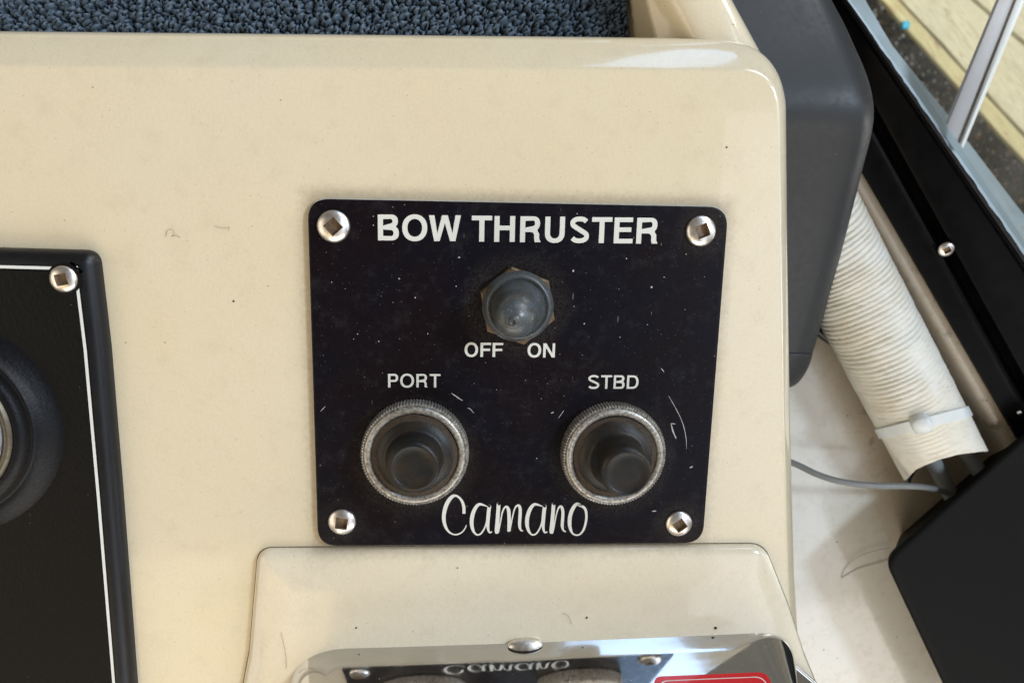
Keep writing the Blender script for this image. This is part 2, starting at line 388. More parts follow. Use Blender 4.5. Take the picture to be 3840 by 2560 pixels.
M['post'] = simple('brushed_grey_metal', (.68, .65, .68), .35, 0, nz=.4, nscale=.15, ncol=(.55, .52, .55))
M['post_glint'] = simple('white_post_glint', (.80, .80, .80), .3)  # painted highlight on the post, not a second metal
def mat_plank(name, c0, c1, c2):
    m = NT(name); co = m.map((1, 1, 1), (0, 0, R(42)))
    co2 = m.n('ShaderNodeMapping'); co2.inputs['Scale'].default_value = (.10, 1, 1); m.L(co, co2.inputs[0])
    g = m.noise(.055, 6, .7, co2.outputs[0], 2.2); c = m.mix(m.ramp(g, .35, .65), c0, c1)
    k = m.ramp(m.noise(.014, 3, .5), .55, .8); c = m.mix(m.math('MULTIPLY', k, .6), c, c2)
    lines = m.ramp(m.noise(.09, 4, .6, co2.outputs[0], 3.5), .54, .66); c = m.mix(m.math('MULTIPLY', lines, .7), c, c2); m.col(c)
    m.set(rough=.75); m.bump(g, .4, 2.0); return m.m
M['plank'] = mat_plank('weathered_green_plank', (.70, .64, .46), (.56, .53, .36), (.36, .26, .13))
M['beam'] = mat_plank('yellow_dock_beam', (.66, .60, .34), (.52, .45, .24), (.34, .20, .09))
def mat_water():
    m = NT('dark_harbour_water'); n = m.noise(.06, 6, .7); c = m.mix(m.ramp(n, .42, .62), (.008, .009, .010), (.10, .08, .055))
    c = m.mix(m.specks(.030, .36, .62), c, (.34, .19, .10)); c = m.mix(m.math('MULTIPLY', m.specks(.055, .36, .60), .9), c, (.55, .56, .56)); c = m.mix(m.specks(.10, .30, .72), c, (.85, .86, .88)); m.col(c); m.set(rough=.12)  # brown and grey debris, then white sparkles of light painted into the colour
    m.bump(n, .8, 25); return m.m
M['water'] = mat_water()
def mat_pane():
    m = NT('window_glass'); t = m.t; tr = m.n('ShaderNodeBsdfTransparent'); gl = m.n('ShaderNodeBsdfGlossy'); gl.inputs['Roughness'].default_value = .03
    df = m.n('ShaderNodeBsdfDiffuse'); df.inputs[0].default_value = (.62, .70, .74, 1)
    fr = m.n('ShaderNodeFresnel'); fr.inputs[0].default_value = 1.5; tr.inputs[0].default_value = (.94, .97, .96, 1)
    mx = m.n('ShaderNodeMixShader'); m.L(fr.outputs[0], mx.inputs[0]); m.L(tr.outputs[0], mx.inputs[1]); m.L(gl.outputs[0], mx.inputs[2])
    mx2 = m.n('ShaderNodeMixShader'); m.L(m.ramp(m.noise(.05, 4), .35, .8, .02, .14), mx2.inputs[0]); m.L(mx.outputs[0], mx2.inputs[1]); m.L(df.outputs[0], mx2.inputs[2])
    m.L(mx2.outputs[0], m.out.inputs[0]); return m.m
M['pane'] = mat_pane()

# ------------------------------------------------------------------ console
def pxpoly(pts, z, n=10):
    return round_poly([(P(u, v, z).x, P(u, v, z).y, r) for (u, v, r) in pts], n)
console = thing('boat_console', 'cream gelcoat console fascia with rolled top edge and rounded right corner', 'boat console', P(1900, 1280, -60))
CH = [(0, -70), (0, -9.2), (.15, -8.2), (.45, -7.2), (.85, -6.35), (1.4, -5.55), (2.4, -4.55), (3.6, -3.5), (4.8, -2.55), (5.8, -1.85), (6.6, -1.28), (7.2, -.88), (7.7, -.55), (8.1, -.30), (8.5, -.12), (8.95, -.03), (9.5, 0), (10.4, 0)]
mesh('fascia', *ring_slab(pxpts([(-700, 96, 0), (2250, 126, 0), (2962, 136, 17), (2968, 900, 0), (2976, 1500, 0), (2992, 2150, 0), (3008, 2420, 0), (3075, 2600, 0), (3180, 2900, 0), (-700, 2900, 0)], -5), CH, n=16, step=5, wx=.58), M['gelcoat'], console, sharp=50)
def ccw(p): return p if area2(p) > 0 else p[::-1]
podp = pxpts([(850, 2900, 0), (938, 2430, 0), (970, 2052, 3.6), (2862, 2036, 6), (2952, 2260, 0), (3010, 2440, 0), (3075, 2600, 0), (3180, 2900, 0)], 0)
pod = ccw(round_poly(podp, 10))
mesh('control_pod', *ring_slab(podp, [(0, -6), (0, .4), (.1, 1.0), (.35, 1.5), (.8, 1.95), (1.5, 2.3), (2.5, 2.65), (4, 3.0), (6, 3.32), (8, 3.52), (10, 3.6), (11, 3.6)], n=10, step=4), M['gelcoat_pod'], console, sharp=50)
def ribbon_loop(outline, d0, d1, z, step=4):
    o = resample(outline, step); a = inset(o, d0); b = inset(o, d1)
    return grid([[(p.x, p.y, z) for p in a], [(p.x, p.y, z) for p in b]], close_u=True)
mesh('seam', *ribbon_loop(pod, -.22, .5, 0.05), simple('seam_dirt', (.05, .035, .02), .9, nz=.6, nscale=1.5, ncol=(.5, .42, .3)), console)

# ------------------------------------------------------------------ switch panel
ZP = 1.6
bt = thing('switch_panel', 'black bow thruster switch panel with white lettering, a toggle and two push buttons', 'switch panel', (15.6, -43.5, 0))
plate = ccw(round_poly([(-32, -2.2, 4.5), (63.2, -1.9, 4.5), (63.4, -85.2, 4.5), (-31.9, -84.6, 4.5)], 10))
mesh('backing', *slab(inset(plate, -.28), .55, .1, .1, .4, 0, n=2, step=6), M['white_core'], bt, sharp=40)
mesh('face_plate', *slab(plate, ZP, .45, .45, .6, 0, n=4, step=6), M['plate'], bt, sharp=50)

def screw_mesh(r=3.65, h=1.75, sq=1.55, depth=1.5, n=48):
    """pan head with a square socket"""
    rows = []
    for k in range(9):
        q = k/8; row = []
        for j in range(n):
            a = 2*PI*j/n; s = sq/max(abs(cos(a)), abs(sin(a))); rr = s+(r-s)*q
            z = h*math.sqrt(max(0, 1-(rr/r)**2*.94)) if q < 1 else h*.18
            row.append((rr*cos(a), rr*sin(a), z))
        rows.append(row)
    rows.append([(r*.985*cos(2*PI*j/n), r*.985*sin(2*PI*j/n), 0) for j in range(n)])
    head = grid(rows[::-1], close_u=True)
    rim = rows[0]
    w1 = [(p[0]*.97, p[1]*.97, p[2]) for p in rim]; w2 = [(p[0]*.80, p[1]*.80, h-depth) for p in rim]
    vs, fs = grid([rim, w1, w2], close_u=True); fs = [f[::-1] for f in fs]; fs.append(tuple(2*n+k for k in range(n)))
    return head, (vs, fs)
HEAD, SOCK = screw_mesh()
sm = None
def screw(parent, x, y, z, deg, scale=1.0, tilt=(0, 0)):
    global sm
    if sm is None:
        o = mesh('screw', *HEAD, M['stainless'], parent, at=(x, y, z), sharp=60); s = mesh('socket', *SOCK, M['socket'], o, at=(0, 0, 0), smooth=False); sm = (o.data, s.data)
    else:
        o = bpy.data.objects.new('screw', sm[0]); C.objects.link(o); o.parent = parent; o.location = (Vector((x, y, z))-ORG[parent])*.001
        s = bpy.data.objects.new('socket', sm[1]); C.objects.link(s); s.parent = o
    o.rotation_euler = (tilt[0], tilt[1], R(deg)); o.scale = (scale,)*3; return o
for (u, v, d, s, tl) in ((1249, 849, 42, 1.0, (.03, .02)), (2632, 867, 22, .98, (-.03, .04)), (1281, 1960, -9, .92, (.02, 0)), (2549, 1967, 38, .92, (0, -.03))):
    p = P(u, v, ZP+1); screw(bt, p.x, p.y, ZP, d, s, tl)

# lettering: outlines of sans-serif capitals in a w x 1 box with stroke s
def arc(cx, cy, rx, ry, a0, a1, n=10, pw=2.0):
    o = []
    for k in range(n+1):
        a = R(a0+(a1-a0)*k/n); c, s = cos(a), sin(a)
        o.append((cx+rx*math.copysign(abs(c)**(2/pw), c), cy+ry*math.copysign(abs(s)**(2/pw), s)))
    return o
def ribbon2(pts, w):
    """closed outline of a constant-width centreline (unit space)"""
    p = [Vector(q) for q in pts]; L = []; Rr = []
    for i in range(len(p)):
        t = (p[min(i+1, len(p)-1)]-p[max(i-1, 0)]).normalized(); n = Vector((-t.y, t.x))
        L.append(p[i]+n*w/2); Rr.append(p[i]-n*w/2)
    return [tuple(q) for q in L+Rr[::-1]]
def glyph(ch, w, s):
    h = s*.88                                                      # horizontals a little thinner
    if ch == 'T': return [[(0, 1), (w, 1), (w, 1-h), (w/2+s/2, 1-h), (w/2+s/2, 0), (w/2-s/2, 0), (w/2-s/2, 1-h), (0, 1-h)]]
    if ch == 'H': return [[(0, 0), (0, 1), (s, 1), (s, .5+h/2+.04), (w-s, .5+h/2+.04), (w-s, 1), (w, 1), (w, 0), (w-s, 0), (w-s, .5-h/2+.04), (s, .5-h/2+.04), (s, 0)]]
    if ch == 'E': return [[(0, 0), (0, 1), (w*.97, 1), (w*.97, 1-h), (s, 1-h), (s, .5+h/2+.03), (w*.9, .5+h/2+.03), (w*.9, .5-h/2+.03), (s, .5-h/2+.03), (s, h), (w, h), (w, 0)]]
    if ch == 'F': return [[(0, 0), (0, 1), (w, 1), (w, 1-h), (s, 1-h), (s, .5+h/2), (w*.92, .5+h/2), (w*.92, .5-h/2), (s, .5-h/2), (s, 0)]]
    if ch == 'N': return [[(0, 0), (0, 1), (s*1.12, 1), (w-s*.95, s*1.55), (w-s*.95, 1), (w, 1), (w, 0), (w-s*1.12, 0), (s*.95, 1-s*1.55), (s*.95, 0)]]
    if ch == 'W':
        q = w/4; g = s*.56
        return [[(0, 1), (s*1.06, 1), (q*1.05, .30), (2*q-g, 1), (2*q+g, 1), (3*q-q*.05, .30), (w-s*1.06, 1), (w, 1), (3*q+g*.95, 0), (3*q-g*.95, 0), (2*q, .70), (q+g*.95, 0), (q-g*.95, 0)]]
    if ch == 'O':
        return [arc(w/2, .5, w/2, .52, 0, 360, 48, 2.15)[:-1], arc(w/2, .5, w/2-s, .52-h, 0, 360, 48, 2.1)[:-1]]
    if ch == 'U':
        r = w/2
        return [[(0, 1)]+[(x, y) for x, y in arc(r, .36, r, .38, 180, 360, 20, 2.2)]+[(w, 1), (w-s, 1)]+arc(r, .36, r-s, .38-h, 360, 180, 20, 2.1)+[(s, 1)]]
    if ch == 'P':
        return [[(0, 0), (0, 1)]+arc(w-.28, .705, .28, .295, 90, -90, 14, 2.3)+[(s, .41), (s, 0)],
                [(s, 1-h)]+arc(w-.28, .705, .28-s, .295-h, 90, -90, 12, 2.2)+[(s, .41+h)]]
    if ch == 'R':
        return [[(0, 0), (0, 1)]+arc(w-.31, .725, .275, .275, 90, -52, 12, 2.3)+[(w-.115, .42), (w-.06, .34), (w-.05, .12), (w, .03), (w, 0), (w-s*1.12, 0), (w-s*1.25, .10), (w-s*1.28, .28), (w-s*1.5, .385-.02), (w-s*1.9, .395), (s, .395), (s, 0)],
                [(s, 1-h)]+arc(w-.31, .725+.008, .275-s, .275-h*.95, 90, -90, 12, 2.2)+[(s, .395+h*.95)]]
    if ch == 'B':
        return [[(0, 0), (0, 1)]+arc(w-.30, .75, .265, .25, 90, -50, 12, 2.3)+arc(w-.29, .285, .29, .285, 52, -90, 14, 2.3),
                [(s, 1-h)]+arc(w-.32, .745, .275-s, .245-h*.9, 90, -90, 10, 2.2)+[(s, .50+h*.4)],
                [(s, .50-h*.42)]+arc(w-.31, .285, .30-s, .285-h*.95, 90, -90, 10, 2.2)+[(s, h)]]
    if ch == 'D':
        return [[(0, 0), (0, 1)]+arc(w-.42, .5, .42, .5, 90, -90, 20, 2.2)+[], [(s, 1-h)]+arc(w-.42, .5, .42-s, .5-h, 90, -90, 18, 2.15)+[(s, h)]]
    if ch == 'S':
        a = s/2; cx = w/2
        rx = w/2-a; hh = a*.92
        c = spline(arc(cx, .755, rx*.96, .26-hh, 22, 232, 7, 2.15)+arc(cx, .255, rx, .27-hh, 52, -158, 7, 2.15), 4)
        return [ribbon2([tuple(q) for q in c], s*.92)]
def fill(polys):
    """polygons with holes -> flat mesh (unit space)"""
    cu = bpy.data.curves.new('outline', 'CURVE'); cu.dimensions = '2D'; cu.fill_mode = 'BOTH'
    for pl in polys:
        sp = cu.splines.new('POLY'); sp.points.add(len(pl)-1); sp.use_cyclic_u = True
        for i, (x, y) in enumerate(pl): sp.points[i].co = (x, y, 0, 1)
    o = bpy.data.objects.new('outline', cu); me = bpy.data.meshes.new_from_object(o)
    vs = [tuple(v.co) for v in me.vertices]; fs = [tuple(p.vertices) for p in me.polygons]
    bpy.data.objects.remove(o); bpy.data.curves.remove(cu); bpy.data.meshes.remove(me); return vs, fs
def word(spec, v0, v1, w0, w1, stroke):
    """spec: (char, u0, u1) in photo pixels; v0/w0 top and v1/w1 bottom at the two ends of the word"""
    U0, U1 = spec[0][1], spec[-1][2]; V = []; F = []
    for ch, a, b in spec:
        q = ((a+b)/2-U0)/(U1-U0); vt = v0+(w0-v0)*q; vb = v1+(w1-v1)*q
        A = P(a, vb, ZP); B = P(b, vb, ZP); T = P(a, vt, ZP); H = T.y-A.y; W = (B.x-A.x)/H
        vs, fs = fill(glyph(ch, W, stroke)); base = len(V)
        V += [(A.x+x*H, A.y+y*H+(B.y-A.y)*x/W, ZP+.02) for x, y, z in vs]; F += [tuple(i+base for i in f) for f in fs]
    return mesh('lettering', V, F, M['letters'], bt, smooth=False)
k1 = lambda x: 1140+x*.6888
word([(c, k1(a), k1(b)) for c, a, b in (('B', 403, 517), ('O', 535, 671), ('W', 680, 853), ('T', 912, 1022), ('H', 1035, 1147), ('R', 1175, 1287), ('U', 1310, 1417), ('S', 1443, 1551), ('T', 1563, 1673), ('E', 1685, 1788), ('R', 1807, 1923))], 804, 901, 817, 914, .200)
word([(c, k1(a), k1(b)) for c, a, b in (('O', 874, 947), ('F', 960, 1017), ('F', 1026, 1083))], 1284, 1337, 1285, 1338, .185)
word([(c, k1(a), k1(b)) for c, a, b in (('O', 1216, 1290), ('N', 1301, 1365))], 1286, 1339, 1287, 1340, .185)
word([(c, k1(a), k1(b)) for c, a, b in (('P', 458, 513), ('O', 524, 599), ('R', 612, 672), ('T', 684, 743))], 1401, 1452, 1402, 1452, .165)
word([(c, k1(a), k1(b)) for c, a, b in (('S', 1544, 1607), ('T', 1615, 1674), ('B', 1684, 1744), ('D', 1756, 1819))], 1406, 1457, 1407, 1457, .165)

# the brush script word, stroke by stroke: (x, y, width) in crop pixels
kk = .29762
def script(strokes, name='script_lettering'):
    V = []; F = []
    for si, st in enumerate(strokes):
        c = spline(st, 8); L = []; Rr = []
        for i in range(len(c)):
            t = c[min(i+1, len(c)-1)][:2]-c[max(i-1, 0)][:2]; t = t/max(1e-6, np.linalg.norm(t)); n = np.array([-t[1], t[0]])
            for lst, sg in ((L, 1), (Rr, -1)):
                q = c[i][:2]+n*sg*c[i][2]/2; p = P(1600+q[0]*kk, 1820+q[1]*kk, ZP); lst.append((p.x, p.y, ZP+.02+.004*si))
        b = len(V); V += L+Rr; N = len(L)
        F += [(b+i, b+i+1, b+N+i+1, b+N+i) for i in range(N-1)]
    return mesh(name, V, F, M['script'], bt, smooth=False)
A1 = [(765, 262, 10), (715, 243, 22), (665, 234, 34), (625, 265, 42), (590, 330, 48), (570, 410, 50), (568, 490, 46), (585, 560, 36), (610, 600, 24), (640, 618, 20), (680, 605, 20), (715, 560, 20), (742, 500, 18), (760, 430, 20), (778, 330, 22)]
A2 = [(790, 255, 40), (790, 262, 46), (782, 320, 46), (773, 420, 46), (770, 500, 40), (778, 560, 28), (795, 590, 20), (824, 578, 12)]
MM = [(908, 228, 40), (906, 240, 48), (900, 330, 48), (892, 450, 50), (884, 560, 54), (882, 603, 34)]
M2 = [(905, 590, 14), (918, 520, 14), (935, 430, 16), (952, 340, 18), (978, 280, 22), (1008, 265, 30), (1030, 300, 42), (1037, 360, 44), (1040, 460, 44), (1038, 560, 44), (1040, 578, 34)]
M3 = [(1052, 560, 12), (1065, 480, 14), (1082, 390, 16), (1105, 300, 18), (1130, 258, 22), (1158, 248, 30), (1176, 280, 38), (1178, 350, 40), (1172, 440, 40), (1172, 510, 36), (1185, 555, 24), (1215, 570, 10)]
CC = [(470, 352, 38), (470, 330, 38), (468, 270, 38), (452, 210, 34), (420, 160, 28), (375, 128, 26), (325, 135, 40), (275, 190, 50), (238, 270, 50), (218, 360, 48), (218, 440, 44), (240, 520, 36), (280, 580, 24), (335, 612, 18), (390, 612, 18), (445, 585, 16), (485, 535, 14), (500, 495, 10)]
def sh(st, dx, dy=0): return [(x+dx, y+dy, w_) for x, y, w_ in st]
N1 = [(1600, 228, 38), (1598, 240, 44), (1592, 330, 46), (1582, 450, 48), (1574, 560, 54), (1572, 603, 34)]
N2 = [(1590, 590, 12), (1605, 520, 14), (1622, 420, 15), (1642, 330, 17), (1665, 275, 22), (1692, 260, 30), (1712, 300, 38), (1716, 360, 38), (1710, 450, 38), (1708, 510, 36), (1722, 560, 22), (1755, 580, 10)]
O1 = [(1955, 250, 12), (1920, 232, 26), (1885, 232, 36), (1845, 280, 46), (1812, 360, 48), (1800, 450, 48), (1808, 530, 40), (1835, 595, 24), (1880, 620, 18), (1930, 610, 20), (1975, 555, 26), (2000, 480, 28), (2012, 400, 30), (2006, 320, 32), (1980, 272, 32), (1940, 252, 30), (1900, 240, 20)]
script([CC, A1, A2, MM, M2, M3, sh(A1, 697), sh(A2, 697), N1, N2, O1])

# toggle switch
p = P(1941, 1146, ZP+1)
hexo = ccw([Vector((9.15*cos(R(100.4+60*k)), 9.15*sin(R(100.4+60*k)))) for k in range(6)])
hv, hf = slab(hexo, 2.2, .8, .6, 1.6, 0, n=3, step=30)
nut = mesh('hex_nut', hv, hf, M['brass'], bt, at=(p.x, p.y, ZP), sharp=25)
tog = [(8.2, 2.0), (7.9, 2.6), (7.4, 3.6), (7.0, 4.05), (6.6, 4.0), (6.25, 3.5), (6.05, 3.55), (5.95, 4.6), (5.7, 6.0), (5.35, 7.2), (5.15, 8.2), (5.0, 9.4), (4.7, 11.0), (4.2, 12.3), (3.4, 13.3), (2.4, 14.0), (1.5, 14.35), (.95, 14.45), (.88, 14.8), (.78, 15.05), (.6, 15.12), (.46, 14.9), (.3, 14.7), (.1, 14.66)]
def tsh(r, z, a):
    k = max(0, z-4.2)/10; fold = .35*math.exp(-((z-8.0)/1.2)**2)*max(0, cos(a-R(140)))**2
    return (-2.0*k-.0-fold*cos(a), -1.3*k-fold*sin(a))
mesh('toggle_boot', *lathe(tog, 64, tsh), M['boot'], nut, at=(0, 0, 0))

# push buttons
def ring_mesh(n=108):
    prof = [(11.6, 0, 0), (12.05, .25, 1), (12.05, 3.0, 1), (11.9, 3.6, 1), (11.7, 3.85, 1), (11.55, 3.8, 0), (11.45, 3.65, 0), (11.35, 4.1, 0), (11.05, 4.4, 0), (10.6, 4.45, 0), (10.1, 4.3, 0), (9.75, 3.9, 0), (9.7, 2.4, 0)]
    rows = []
    for r, z, kn in prof:
        row = []
        for k in range(n*4):
            a = 2*PI*k/(n*4); rr = r+(.34*(abs(sin(a*n/2))-.4) if kn else 0); row.append((rr*cos(a), rr*sin(a), z))
        rows.append(row)
    rows = [[(a_*1.03, b_*1.03, c_) for a_, b_, c_ in r_] for r_ in rows]
    return grid(rows, close_u=True)
RM = ring_mesh()
cap = [(r_, z_ if z_ < 5 else 5+(z_-5)*1.42) for r_, z_ in [(9.9, 3.0), (9.6, 3.9), (8.9, 4.6), (8.0, 5.2), (7.2, 5.5), (6.75, 5.55), (6.5, 5.75), (6.35, 6.4), (6.2, 7.4), (6.05, 8.6), (5.8, 9.35), (5.35, 9.75), (4.95, 9.85), (4.75, 9.72), (4.6, 9.66), (3.0, 9.66), (.2, 9.66)]]
for u, v, tx, ty, lab in ((1556, 1705, .1, 0, 0), (2304, 1709, 1.15, -1.1, 1)):
    p = P(u, v, ZP+3.5)
    b = mesh('push_button', *lathe(cap, 72, lambda r, z, a: (tx*max(0, z-5)/6.6, ty*max(0, z-5)/6.6)), M['rubber'], bt, at=(p.x, p.y, ZP), sharp=70)
    if lab == 0: rk = mesh('knurled_ring', *RM, M['knurl'], b, at=(0, 0, 0), sharp=50); rmd = rk.data
    else: rk = bpy.data.objects.new('knurled_ring', rmd); C.objects.link(rk); rk.parent = b
    gr = mesh('grime', *lathe([(9.95, 4.12), (9.4, 4.35), (8.9, 4.62), (8.6, 4.85)], 96, lambda r, z, a: (.3*cos(a)*noise.noise(Vector((cos(a)*2, sin(a)*2, z+tx))), .3*sin(a)*noise.noise(Vector((cos(a)*2, sin(a)*2, z+tx)))), cap=False), M['ring_dirt'], b, at=(0, 0, 0))
# long scratches and chips on the plate (real, pale gouges)
def scratch(pts, w_, z=ZP+.015):
    V = []; c = spline([(P(u, v, ZP).x, P(u, v, ZP).y) for u, v in pts], 4); L = []; Rr = []
    for i in range(len(c)):
        t = c[min(i+1, len(c)-1)]-c[max(i-1, 0)]; t = t/np.linalg.norm(t); n = np.array([-t[1], t[0]]); ww = w_*(.35+.65*sin(PI*(i+.3)/(len(c)-.4)))*(.7+.6*random.random())
        L.append((*(c[i]+n*ww/2), z)); Rr.append((*(c[i]-n*ww/2), z))
    return grid([L, Rr])
sV = []; sF = []
k2 = lambda x, y: (1140+x*.6888, 1380+y*.6888)
for pts, w_ in (([k2(803, 136), k2(835, 158), k2(864, 177)], .30), ([k2(888, 217), k2(905, 222), k2(925, 245)], .16), ([k2(1985, 150), k2(2030, 230), k2(2062, 300), k2(2080, 380), k2(2082, 440)], .16),
                ([k2(1998, 300), k2(2008, 340), k2(2026, 383)], .34), ([k2(2000, 300), k2(2022, 304)], .2), ([k2(1345, 245), k2(1360, 238)], .25), ([k2(1385, 272), k2(1415, 230)], .16),
                ([k2(2100, 542), k2(2116, 534)], .35), ([k2(1895, 778), k2(1918, 776)], .25), ([k2(90, 235), k2(115, 208)], .14), ([k2(1945, 0), k2(1960, 20)], .18)):
    vs, fs = scratch(pts, w_); b = len(sV); sV += vs; sF += [tuple(i+b for i in f) for f in fs]
for x, y, r in ((845, 355, .22), (518, 472, .2), (1466, 429, .26), (1892, 518, .34), (1960, 463, .16), (1470, 622, .15), (606, 574, .17), (292, 772, .14), (1756, 362, .17), (378, 181, .15), (377, 132, .12), (407, 812, .16), (150, 490, .14), (828, 512, .14), (1526, 716, .18), (1720, 790, .14), (1488, 118, .14), (674, 770, .15), (270, 800, .12)):
    p = P(1140+x*.6888, 720+y*.6888, ZP); b = len(sV); n = 7
    sV += [(p.x+r*(.6+.6*random.random())*cos(2*PI*k/n), p.y+r*(.6+.6*random.random())*sin(2*PI*k/n), ZP+.015) for k in range(n)]; sF.append(tuple(range(b, b+n)))
tag(mesh('scratches', sV, sF, simple('pale_scratch', (.42, .42, .40), .6), bt, smooth=False), kind='stuff')

# ------------------------------------------------------------------ instrument panel at the left
gp = thing('instrument_panel', 'black grained instrument panel with white pinstripe and round gauge, cut by the left edge', 'instrument panel', P(-100, 1700, 0))
gout = ccw(pxpoly([(-900, 905, 0), (362, 940, 3), (404, 1300, 0), (450, 1850, 0), (492, 2400, 0), (530, 2900, 0), (-900, 2900, 0)], 2))
mesh('surround', *slab(gout, 4.0, 3.3, 3.0, 1.0, 0, n=6, step=5), M['panel_edge'], gp, sharp=60)
inner = inset(resample(gout, 5), 3.9)
face = inset(resample(gout, 5), 4.3)
mesh('panel_face', *slab(face, 4.25, .2, .2, .1, 0, n=2, step=5), M['panel'], gp, sharp=60)
a = inset(resample(gout, 3), 3.45); b = inset(resample(gout, 3), 4.1)
sv, sf = grid([[(q.x, q.y, 4.30) for q in a], [(q.x, q.y, 4.30) for q in b]], close_u=True)
yb = P(415, 2232, 4).y
sf = [f for f in sf if not (abs(sum(sv[i][1] for i in f)/4-yb) < .9 and sv[f[0]][0] > -90)]
mesh('pinstripe', sv, sf, M['stripe'], gp)
q = P(240, 1046, 4.4)
mesh('counterbore', *lathe([(3.5, .0), (3.3, .06), (3.0, .08)], 40, cap=True), M['box'], gp, at=(q.x, q.y, 4.31))
screw(gp, q.x, q.y, 4.4, 12, .80)
g0 = P(-205, 1600, 4.2); G = (g0.x, g0.y, 4.2)
M['bezel'] = simple('matt_black_bezel', (.0025, .003, .005), .42, spec=.22, bump=(1.4, .3, .3))
bez = mesh('gauge_bezel', *lathe([(25.2, 0), (24.6, .15), (23.6, .6), (22, 1.6), (20.6, 2.6), (20.4, 3.1), (19.7, 3.2), (19.4, 3.0), (18.3, 4.2), (17.2, 4.8), (16.6, 4.6), (16.4, 3.5)], 96, cap=False), M['bezel'], gp, at=G)
mesh('gauge_ring', *lathe([(16.6, 4.6), (16.2, 5.3), (15.6, 5.5), (15.0, 5.2), (14.8, 4.4)], 96, cap=False), M['brass_ring'], bez, at=(0, 0, 0))
mesh('gauge_glass', *lathe([(14.9, 4.4), (14.0, 5.3), (12, 5.7), (8, 6.1), (4, 6.3), (.2, 6.4)], 96), M['glass_dial'], bez, at=(0, 0, 0))

# ------------------------------------------------------------------ chrome throttle housing at the bottom
th = thing('throttle_housing', 'polished chrome throttle housing mirroring the switch panel, cut by the bottom edge', 'throttle housing', P(2000, 2480, 3.6))
TILT = 21.0
bl, br = P(1060, 2436, 3.6), P(3000, 2364, 3.6)
dx = (br-bl).normalized(); dyv = Vector((dx.y, -dx.x, 0))
base = [Vector((q.x, q.y)) for q in (bl, br, br+dyv*60, bl+dyv*60)]
bo = ccw(round_poly([(base[0].x, base[0].y, 15), (base[1].x, base[1].y, 12), (base[2].x, base[2].y, 5), (base[3].x, base[3].y, 5)], 16))
bo = resample(bo, 3); rows = []
_mid = (base[0]+base[1])/2; _half = (base[1]-base[0]).length/2
for q in bo:                                                       # the long wall is slightly hollow in plan
    a_ = (q-_mid).dot(Vector((dx.x, dx.y)))/_half; d_ = (q-_mid).dot(Vector((dyv.x, dyv.y)))
    if d_ < 14: q += Vector((dyv.x, dyv.y))*.5*max(0, 1-a_*a_)*max(0, 1-d_/14)
tan = math.tan(R(TILT))
for z in (0, 1, 5, 10, 15, 19): rows.append([(q.x, q.y, 3.6+z) for q in inset(bo, z*tan)])
for k in range(1, 7):
    t = PI/2*k/6; rows.append([(q.x, q.y, 3.6+19+4*sin(t)) for q in inset(bo, 19*tan+4*(1-cos(t)))])
vs, fs = grid(rows, close_u=True); N = len(rows[0]); fs.append(tuple(range(len(vs)-N, len(vs))))
mesh('housing', vs, fs, M['chrome_housing'], th, sharp=60)
fl = ccw(inset(bo, -4.0)); fl = [v_ if v_.x > P(2900, 2450, 3).x else None for v_ in fl]
# flange foot on the right side only
fo = ccw([Vector(v_) for v_ in round_poly([(P(2800, 2600, 3).x, P(2800, 2600, 3).y, 0), (P(2880, 2395, 3).x, P(2880, 2395, 3).y, 3), (P(3070, 2560, 3).x, P(3070, 2560, 3).y, 6), (P(3120, 2700, 3).x, P(3120, 2700, 3).y, 0)], 8)])
mesh('base_flange', *slab(fo, 4.6, .5, .5, .6, 0, n=3, step=4), M['chrome'], th, sharp=60)
# badge on the sloping wall
nrm = Vector((-dyv.x, -dyv.y, 0))*cos(R(TILT))+Vector((0, 0, 1))*sin(R(TILT)); upv = nrm.cross(dx); upv = upv if upv.z > 0 else -upv
def onwall(u, v, off=.0):
    d = P(u, v, 0)-Vector((0, 0, CAMH)); d.normalize(); o = Vector((0, 0, CAMH)); pt = bl+nrm*off
    return o+d*((pt-o).dot(nrm)/d.dot(nrm))
c0 = onwall(2446, 2538); c1 = onwall(2880, 2534)
def badge(i, off, name, mt):
    Wd = (c1-c0).dot(dx)-2*i; H = 9-2*i; o0 = c0+dx*i
    pl = round_poly([(0, 0-i, 2.2), (Wd, 0-i, 2.2), (Wd, -H-i, 1), (0, -H-i, 1)], 8); V = []
    for e in (0, off): V += [o0+dx*p_.x-upv*p_.y*1.0+nrm*e for p_ in pl]
    n = len(pl); F = [tuple(range(n, 2*n))]+[(k, (k+1) % n, n+(k+1) % n, n+k) for k in range(n)]
    return mesh(name, V, F, mt, th, smooth=False)
badge(0, .30, 'badge', M['red']); badge(1.15, .36, 'badge_line', M['badge_white']); badge(1.4, .42, 'badge_field', M['red'])
q = P(1968, 2407, 3.6)
q = Vector((q.x, 0, 3.6+.9)); q.y = (bl+(br-bl)*((q.x-bl.x)/(br.x-bl.x))).y-.9*tan
mesh('dome_fastener', *lathe([(4.4, 0), (4.3, .3), (3.8, .75), (2.7, 1.15), (1.3, 1.35), (.1, 1.4)], 40), M['stainless'], th, at=q, rot=nrm.to_track_quat('Z', 'Y').to_euler()).scale = (1, .42, 1)

